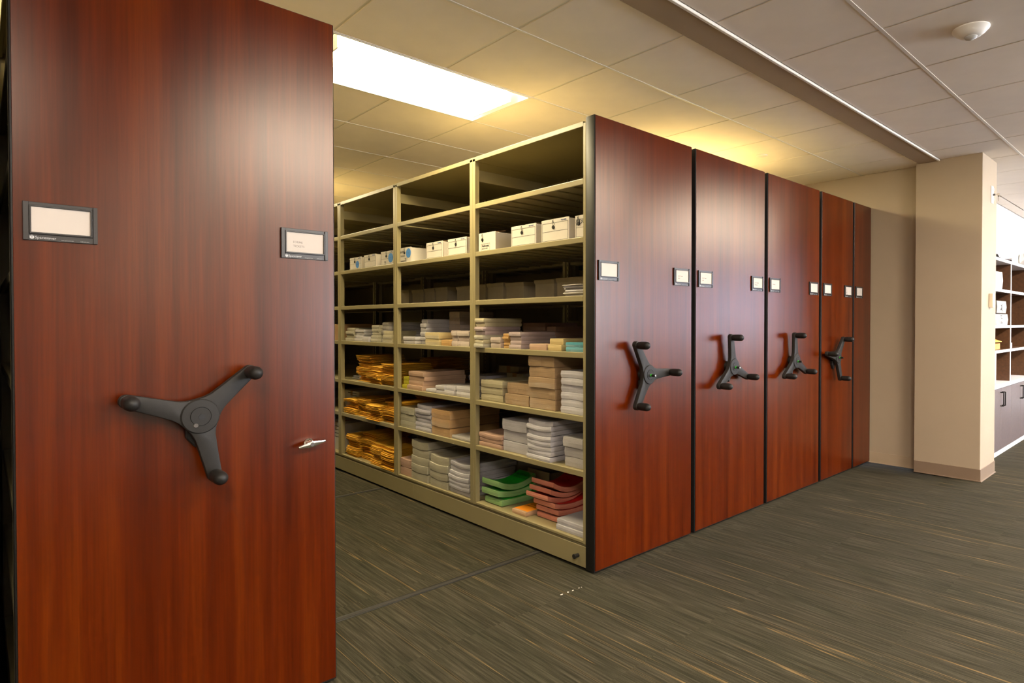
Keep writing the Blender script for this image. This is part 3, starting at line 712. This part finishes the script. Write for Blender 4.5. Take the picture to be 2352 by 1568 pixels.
for si, (sh, x0, yn, yf, h, phrase) in enumerate(ENVS):
    n = int(h/TH); w = yf-yn; bowmax = .010
    for i in range(n):
        bq = round(bowmax*min(1, i/5)*(-1 if si % 3 == 1 else 1)*.5+.0, 4)
        key = (round(w, 3), bq)
        if key not in ek: ek[key] = env_mesh(.31, w*.955, TH*.96, bq)
        zoff = -min(0, bq)*1.0
        lean = .02*math.sin(i*.55+si)+R.uniform(-.012, .012)
        o = obj('envelope', ek[key], None, (x0+.155+max(-.012, lean), (yn+yf)/2+R.uniform(-.005, .005), ZS[sh]+i*TH+.0005+(zoff if i else 0)), (0, 0, R.uniform(-.02, .02)))
        tag(o, ('topmost envelope of the ' if i == n-1 else 'bottom envelope of the ' if i == 0 else NTH[n-1-i]+' envelope down in the ')+phrase, 'envelope', 'envelopes of the '+phrase)
# white storage boxes with string closures
def rect_lines(bm, y0, y1, z0, z1, t=.0011, x=-.0008):
    for a in ((y0, y1, z0, z0+t), (y0, y1, z1-t, z1), (y0, y0+t, z0, z1), (y1-t, y1, z0, z1)): box(bm, x, x+.001, *a)
RL = (PI/2, 0, -PI/2)        # lettering on a face that looks towards -X
def storage_box(yn, yf, h, label, border=True, flap=False, sticker=None, scrawl=None, brand=True, fell=False, dep=.62, side_gap=True):
    ly = yf-yn; t = thing('storage_box', label, 'box', (.022, (yn+yf)/2, ZS[2]), group='white storage boxes on the upper shelf')
    y0, y1 = -ly/2, ly/2
    obj('body', B('body', BOXW, (.008, dep, y0+.006, y1-.006, 0, h*.97), bevel=.002), t)
    fr = obj('front_flap', B('front_flap', BOXW, (0, .006, y0, y1, 0, h), bevel=.0015), t)
    obj('flap_edge', B('flap_edge', KRAFT, (.006, .008, y0+.003, y1-.003, 0, h*.985)), t)
    bm = bmesh.new()
    if border:
        rect_lines(bm, y0+.008, y1-.008, .006, h*.84); box(bm, -.0008, .0002, y0+.010, y1-.010, h*.46, h*.46+.0011)
        obj('printed_border', mesh(bm, 'printed_border', INK), fr)
    elif fell:
        rect_lines(bm, -.03, .06, .004, h*.42, .0009); obj('printed_border', mesh(bm, 'printed_border', INK), fr)
        obj('lettering', text_mesh('Fellowes.', .021, INK), fr, (-.001, .052, h*.24), RL)
        obj('lettering', text_mesh('Bankers Box 00706', .0075, INK), fr, (-.001, .050, h*.13), RL)
    else: bm.free()
    if brand: obj('lettering', text_mesh('FELLOWES', .0088, BLUEINK, ext=.0004, sx=1.0), fr, (-.001, y0+.062, h*.885), RL)
    by, bz = (.045 if fell else .012), h*.64
    bm = bmesh.new(); cyl(bm, (.001, by, bz), (-.0045, by, bz), .0100, n=18); obj('button', mesh(bm, 'button', BLACK, bevel=.001), fr)
    bm = bmesh.new(); pts = [(.003, by+.010, h+.001), (-.0025, by+.006, h*.88), (-.0035, by-.002, bz+.004), (-.003, by-.010, bz+.014), (-.0025, by+.002, h*.93), (.003, by+.002, h+.001)]
    tubepath(bm, pts, .0011); obj('string', mesh(bm, 'string', STRING), fr)
    if flap:
        bm = bmesh.new(); a = [(.01, y0+.02, h*.975), (.01, y1-.05, h*.975), (.09, y1-.06, h*1.13), (.09, y0+.015, h*1.10)]
        v = [bm.verts.new(p) for p in a]+[bm.verts.new((p[0]+.001, p[1], p[2]+.003)) for p in a]
        for f in ((0,1,2,3), (7,6,5,4), (0,4,5,1), (1,5,6,2), (2,6,7,3), (3,7,4,0)): bm.faces.new([v[i] for i in f])
        obj('top_flap', mesh(bm, 'top_flap', KRAFT), t)
    if sticker:
        sy, sz, sr = sticker; bm = bmesh.new(); cyl(bm, (0, sy, sz), (-.0012, sy, sz), sr, n=32)
        s = obj('sticker', mesh(bm, 'sticker', BLUE), fr); obj('lettering', text_mesh('Scan', .014, BLUEINK, ext=.0001), s, (-.0014, sy+.015, sz-.002), RL)
    for k, (tx, size, yy, zz) in enumerate(scrawl or []):
        obj('lettering', text_mesh(tx, size, INK, ext=.0003), fr, (-.0011, yy, zz), RL)
storage_box(2.652, 2.869, .100, 'white storage box farthest down the shelf with a low blue sticker', sticker=(-.035, .040, .030))
storage_box(2.397, 2.605, .104, 'plain white storage box between two blue-stickered boxes')
storage_box(2.112, 2.316, .107, 'white storage box with orange mark and blue sticker', sticker=(-.055, .052, .036), scrawl=[('Sept', .016, .045, .022), ('2011', .014, .04, .006)])
storage_box(1.857, 2.014, .110, 'scrawled white storage box with a large blue sticker', border=False, brand=False, sticker=(-.045, .066, .034),
            scrawl=[('#109', .024, .072, .072), ('Camera', .020, .070, .045), ('WARRANTS', .016, .070, .006), ('Vol 2', .018, .010, .022)])
storage_box(1.436, 1.646, .113, 'white storage box with open kraft flap past the scrawled box', flap=True)
storage_box(1.155, 1.372, .112, 'white storage box with open kraft flap beside the shelf post', flap=True)
storage_box(.849, 1.022, .114, 'white storage box with a small printed frame and open flap', border=False, brand=False, fell=True, flap=True)
storage_box(.474, .697, .120, 'white lined storage box with a kraft flap showing behind', flap=True)
storage_box(.207, .428, .123, 'white lined storage box with looped string, lid closed')
storage_box(.084, .162, .118, 'hand-lettered white storage box squeezed against the end panel', brand=False, scrawl=[('(EDUAT', .032, .034, .074)])
# lidded tan trays in the back half of the shelf below
TR = [(.82, 1.026), (.545, .808), (1.133, 1.344), (1.359, 1.566), (1.574, 1.757), (1.774, 1.970), (2.09, 2.28), (2.29, 2.45), (2.46, 2.66), (2.703, 2.99)]
TR.sort()
for i, (a, b) in enumerate(TR):
    ly = b-a-.004; h = .150-.003*(i % 3)
    wh = ['first', 'second', 'third', 'fourth', 'fifth', 'sixth', 'seventh', 'eighth', 'ninth', 'tenth'][i]
    t = thing('tray_box', '%s tan lidded tray box in the row, counting from the end panel' % wh, 'box', (.48, (a+b)/2, ZS[3]), group='tan tray boxes behind the upper shelf')
    obj('body', B('body', TRAYB, (.006, .30, -ly/2+.006, ly/2-.006, 0, h-.02), bevel=.002), t)
    bm = bmesh.new(); v = []
    for z_, g in ((h-.028, .004), (h-.006, 0), (h, .002)):
        v.append([bm.verts.new(p) for p in ((g, -ly/2+g, z_), (.306-g, -ly/2+g, z_), (.306-g, ly/2-g, z_), (g, ly/2-g, z_))])
    for A, Bq in zip(v, v[1:]):
        for k in range(4): bm.faces.new((A[k], A[(k+1)%4], Bq[(k+1)%4], Bq[k]))
    bm.faces.new(v[0][::-1]); bm.faces.new(v[-1]); obj('lid', mesh(bm, 'lid', TRAYB), t)
def papers(x, y, z, lx, ly, hs, phrase, mats):
    zz = z
    for i, h in enumerate(hs):
        o = obj('paper_pack', slab('paper_pack', lx*R.uniform(.9, 1), ly*R.uniform(.9, 1), h*.97, mats[i % len(mats)], None, .003), None, (x+R.uniform(-.01, .01), y+R.uniform(-.006, .006), zz), (0, 0, R.uniform(-.06, .06)))
        tag(o, '%s %s' % (pos_word(i, len(hs)), phrase), 'paper', phrase); zz += h
papers(.18, .185, ZS[3], .30, .15, (.012, .010, .014, .009, .012, .006), 'loose white booklet heaped before the tan tray boxes', [pmat('white', 0), pmat('greywhite', 0)])
# cardboard trays and odds and ends in the back half, some cartons added to darken it
def carton(x0, x1, y0, y1, shelf, h, mat, label, name='carton', lines=0, open_top=False):
    t = thing(name, label, 'box', ((x0+x1)/2, (y0+y1)/2, ZS[shelf])); lx, ly = x1-x0, y1-y0
    if open_top:
        w_ = .004
        b = B('body', mat, (-lx/2, lx/2, -ly/2, ly/2, 0, w_), (-lx/2, -lx/2+w_, -ly/2, ly/2, 0, h), (lx/2-w_, lx/2, -ly/2, ly/2, 0, h), (-lx/2, lx/2, -ly/2, -ly/2+w_, 0, h*.96), (-lx/2, lx/2, ly/2-w_, ly/2, 0, h*.96))
    else: b = B('body', mat, (-lx/2, lx/2, -ly/2, ly/2, 0, h), bevel=.003)
    o = obj('body', b, t)
    if not open_top: obj('tape', B('tape', KRAFT, (-lx/2-.0006, lx/2+.0006, -.022, .022, h*.7, h+.0006)), t)
    for k in range(lines):
        obj('printed_line', B('printed_line', INK, (-lx/2-.001, -lx/2, -ly*.32, ly*R.uniform(0, .3), h*(.85-.13*k), h*(.85-.13*k)+.006)), t)
carton(.42, .78, .80, 1.02, 7, .15, TRAYB, 'open tan carton behind the green pads', open_top=True)
carton(.45, .80, .33, .66, 7, .19, TRAYB, 'open tan carton behind the red pads', open_top=True)
carton(.46, .80, .58, .98, 6, .22, TRAYB, 'added tan carton darkening the shelf behind the white packs')  # added with the next one to darken the rear of this shelf
carton(.46, .80, .10, .50, 6, .20, TRAYB, 'added tan carton darkening the shelf behind the glittering packs')
carton(.44, .78, 2.50, 2.97, 7, .25, BOXW, 'white printed carton behind the lowest envelopes', lines=5)
carton(.44, .80, 1.15, 1.9, 7, .17, TRAYB, 'added long tan carton darkening the shelf behind the ivory packs')  # this and the next three tan cartons are added to darken the rear
carton(.46, .80, 1.12, 1.30, 5, .13, TRAYB, 'added small tan carton darkening the shelf behind the small white pads')
carton(.62, .82, 1.36, 1.60, 5, .16, TRAYB, 'added small tan carton darkening the shelf beyond the lavender packs')
carton(.44, .80, 2.55, 2.90, 5, .15, TRAYB, 'added tan carton darkening the shelf behind the tall envelope stack')
carton(.20, .50, 3.08, 3.40, 6, .15, BOXW, 'white carton past the envelope bay, middle shelf', lines=3)
carton(.05, .35, 3.08, 3.40, 7, .24, BOXW, 'white carton past the envelope bay, lowest shelf', lines=4)
carton(.05, .40, 3.08, 3.50, 4, .14, KRAFT, 'brown carton past the envelope bay')
for i, (x, y, r, l) in enumerate(((.56, .93, .022, .26), (.60, .62, .026, .30), (.67, .80, .024, .28))):
    bm = bmesh.new(); cyl(bm, (-.02, -l/2*.6, r), (.02, l/2*.6, r*1.0), r, n=16); o = obj('paper_roll', mesh(bm, 'paper_roll', KRAFT, smooth=True), None, (x, y, ZS[5]))
    tag(o, ['brown paper roll behind the cream packs', 'thick brown paper roll behind the tan packs', 'brown paper roll deepest behind the tan packs'][i], 'paper roll')
bs_ = obj('back_stop', B('back_stop', PUTTY, (.405, .411, 0, .93, .110, .168)), u1, (0, 1.088, ZS[4]))
obj('back_stop', bs_.data, u1, (0, 2.073, ZS[4])); obj('back_stop', bs_.data, u1, (.39, .09, ZS[4]))
# ------------------------------------------------------------------ pillar fittings
t = thing('key_switch', 'white key switch plate high on the pillar with keys hanging', 'switch', (3.862, -.885, 2.345))
obj('plate', B('plate', WPLAS, (-.035, .035, -.006, 0, -.072, .072), bevel=.002), t)
for dz in (.045, -.035): obj('boss', B('boss', WPLAS, (.0, .026, -.012, -.005, dz-.012, dz+.012), bevel=.003), t)
bm = bmesh.new(); cyl(bm, (.012, -.006, .0), (.012, -.022, 0), .008, n=16); k = obj('key_barrel', mesh(bm, 'key_barrel', STEEL), t)
obj('key', B('key', CHROME, (.011, .013, -.036, -.022, -.004, .004), (.0105, .0135, -.052, -.034, -.010, .010), bevel=.0008), t)
obj('key', B('key', CHROME, (.0125, .0145, -.046, -.041, -.056, -.010), (.0125, .0145, -.050, -.037, -.020, -.008)), t)
t = thing('thermostat', 'cream thermostat box at shoulder height on the pillar', 'thermostat', (3.822, -.885, 1.464))
obj('case', B('case', plain('cream_plastic', (.70, .60, .44), .4), (-.035, .035, -.030, 0, -.058, .058), bevel=.004, seg=2), t)
obj('cover', B('cover', WPLAS, (.005, .050, -.014, 0, -.045, .045), bevel=.003), t)
bm = bmesh.new(); cyl(bm, (.042, -.014, .005), (.042, -.024, .005), .014, n=20); obj('dial', mesh(bm, 'dial', plain('grey_plastic', (.35, .33, .30), .4)), t)
# paper scraps on the carpet
for i, (x, y, a, b) in enumerate(((-.275, -.050, .022, .008), (-.235, -.052, .012, .009), (-.205, -.055, .016, .007), (-.165, -.056, .010, .006), (-.15, -.058, .006, .005))):
    bm = bmesh.new(); pts = [(a*.5*math.cos(q)*R.uniform(.7, 1), b*.5*math.sin(q)*R.uniform(.7, 1)) for q in [2*PI*k_/7 for k_ in range(7)]]
    poly(bm, pts, lambda p, d: (p[0], p[1], d), 0, .0012)
    tag(obj('paper_scrap', mesh(bm, 'paper_scrap', CARD), None, (x, y, 0)), 'tiny white scrap on the carpet seam before the open unit', 'scrap', 'white scraps on the carpet seam')
# ------------------------------------------------------------------ bookcase in the office beyond the pillar
BX0, BX1, BY0, BY1 = 4.45, 8.05, -.763, -.463
bc = thing('bookcase', 'dark walnut wall bookcase with pale shelf edges and grey cabinet doors', 'bookcase', (0, 0, 0))
parts_x = [BX0, 5.32, 6.22, 7.12, 8.02]
obj('back', B('back', DKWOOD, (BX0, BX1, BY1-.012, BY1-.002, .66, 1.88)), bc)
for x in parts_x:
    s = obj('upright', B('upright', DKWOOD, (x, x+.022, BY0+.012, BY1-.012, .69, 1.87)), bc)
    obj('edge_band', B('edge_band', SHELFEDGE, (x-.001, x+.023, BY0+.008, BY0+.013, .69, 1.87)), s)
for a, b in zip(parts_x, parts_x[1:]):
    for zz in (1.605, 1.255, 1.015):
        s = obj('shelf', B('shelf', DKWOOD, (a+.022, b, BY0+.017, BY1-.012, zz-.024, zz)), bc)
        obj('edge_band', B('edge_band', SHELFEDGE, (a+.023, b-.001, BY0+.010, BY0+.018, zz-.026, zz+.001)), s)
obj('top', B('top', SHELFEDGE, (BX0-.01, BX1+.01, BY0, BY1, 1.87, 1.90), bevel=.002), bc)
obj('counter', B('counter', SHELFEDGE, (BX0-.01, BX1+.01, BY0-.012, BY1, .655, .69), bevel=.003), bc)
obj('cabinet_body', B('cabinet_body', GREYWOOD, (BX0, BX1, BY0+.02, BY1, .05, .655)), bc)
obj('toe_kick', B('toe_kick', SHELFEDGE, (BX0, BX1, BY0+.012, BY1, 0, .05)), bc)
xs = [BX0+i*.445 for i in range(9)]
for i, (a, b) in enumerate(zip(xs, xs[1:])):
    d = obj('door', B('door', GREYWOOD, (a+.002, b-.002, BY0, BY0+.019, .055, .650), bevel=.0015), bc)
    hx = b-.035 if i % 2 == 0 else a+.035
    bm = bmesh.new(); tubepath(bm, [(hx, BY0, .48), (hx, BY0-.028, .48), (hx, BY0-.028, .61), (hx, BY0, .61)], .005, 8)
    obj('handle', mesh(bm, 'handle', BLACK), d)
def bundle(x, y, z, lx, ly, lz, tilt, label, mat=None, name='newspaper_bundle', cat='newspapers'):
    sag = lambda u, v: .01*math.sin(u*5)*v
    t = obj(name, slab(name, lx, ly, lz, mat or plain('newsprint_paper_%d' % int(z*1000), (.36, .34, .31), .8, 0, .15, 30), sag, .006, 5, 4), None, (x, y, z), (0, tilt, R.uniform(-.1, .1)))
    tag(t, label, cat)
    return t
t = bundle(5.00, -.62, 1.256, .40, .22, .11, 0, 'lower rolled newspaper bundle on the bookcase shelf')
bm = bmesh.new(); 
for k in range(6): box(bm, R.uniform(-.18, -.02), R.uniform(.02, .18), -.112, -.110, .02+k*.014, .026+k*.014)
obj('newsprint', mesh(bm, 'newsprint', INK), t)
t = bundle(5.02, -.62, 1.375, .40, .22, .12, 0, 'upper newspaper bundle lying on another bundle')
bm = bmesh.new(); box(bm, -.04, .04, -.112, -.110, .03, .08)
for k in range(5): box(bm, R.uniform(.05, .08), R.uniform(.1, .18), -.112, -.110, .02+k*.016, .028+k*.016)
obj('newsprint', mesh(bm, 'newsprint', INK), t)
bundle(4.86, -.62, 1.606, .30, .22, .17, 0, 'white mailing sack on the top bookcase shelf', plain('sack_paper', (.42, .40, .38), .6), 'mail_sack', 'sack')
t = thing('parts_box', 'orange open box on the bookcase shelf', 'box', (4.98, -.63, 1.0155))
obj('body', B('body', plain('orange_board', (.52, .26, .06), .7), (-.12, .12, -.08, .08, 0, .06), bevel=.003), t)
bm = bmesh.new(); v = [bm.verts.new(p) for p in ((-.13, -.09, .075), (.14, -.09, .075), (.20, .03, .115), (-.07, .03, .115), (-.13, -.09, .079), (.14, -.09, .079), (.20, .03, .119), (-.07, .03, .119))]
for f in ((0,3,2,1), (4,5,6,7), (0,1,5,4), (1,2,6,5), (2,3,7,6), (3,0,4,7)): bm.faces.new([v[i] for i in f])
obj('lid', mesh(bm, 'lid', plain('yellow_orange_board', (.80, .42, .08), .7)), t)
t = thing('small_carton', 'small white carton on the next bookcase shelf', 'box', (5.50, -.64, 1.0155))
obj('body', B('body', WPLAS, (-.09, .09, -.08, .08, 0, .055), bevel=.002), t); obj('band', B('band', plain('pink_print', (.55, .30, .28), .6), (-.0905, .0905, -.0805, .0805, .02, .034)), t)
t = thing('binder', 'tall dark blue binder standing on the bookcase counter', 'binder', (4.72, -.64, .690))
obj('cover', B('cover', plain('navy_vinyl', (.012, .035, .16), .35), (-.11, .075, -.10, .10, 0, .31), bevel=.004), t)
obj('pages', B('pages', CARD, (-.105, .07, -.102, .095, .008, .30)), t)
for i, (x, y, rz, a) in enumerate(((4.75, -.66, .1, .30), (5.12, -.64, -.2, .34), (5.55, -.62, .15, .36))):
    bm = bmesh.new(); n = 6; g = {}
    for p in range(n+1):
        for q in (0, 1):
            for k in (0, 1): g[p, q, k] = bm.verts.new(((p/n-.5)*a, (q-.5)*.2, k*.003+.012*(1+math.sin(p*1.1+i))))
    for p in range(n):
        bm.faces.new((g[p,0,1], g[p+1,0,1], g[p+1,1,1], g[p,1,1])); bm.faces.new((g[p,0,0], g[p,1,0], g[p+1,1,0], g[p+1,0,0]))
        for q in (0, 1): bm.faces.new((g[p,q,0], g[p+1,q,0], g[p+1,q,1], g[p,q,1]))
    o = obj('poster_sheet', mesh(bm, 'poster_sheet', plain('dark_sheet_%d' % i, (.03+.02*i, .03, .035), .5), smooth=True), None, (x, y, 1.900), (0, 0, rz))
    tag(o, ['dark curled sheet on the bookcase top nearest the pillar', 'dark curled sheet on the bookcase top between two others', 'dark curled sheet on the bookcase top below the emergency light'][i], 'paper')
t = thing('emergency_light', 'white round emergency light head on the wall above the bookcase', 'emergency light', (6.95, -.46, 2.06))
bm = bmesh.new(); lathe(bm, (0,0,0), (0,-1,0), [(.10, 0), (.10, .02), (.085, .06), (.06, .07), (0, .07)], 28); obj('base', mesh(bm, 'base', WPLAS, smooth=True), t)
bm = bmesh.new(); lathe(bm, (.03, -.06, .0), (.25, -1, -.15), [(.05, 0), (.075, .03), (.08, .07), (.07, .085), (.03, .075), (0, .07)], 28); obj('lamp_head', mesh(bm, 'lamp_head', CHROME, smooth=True), t)
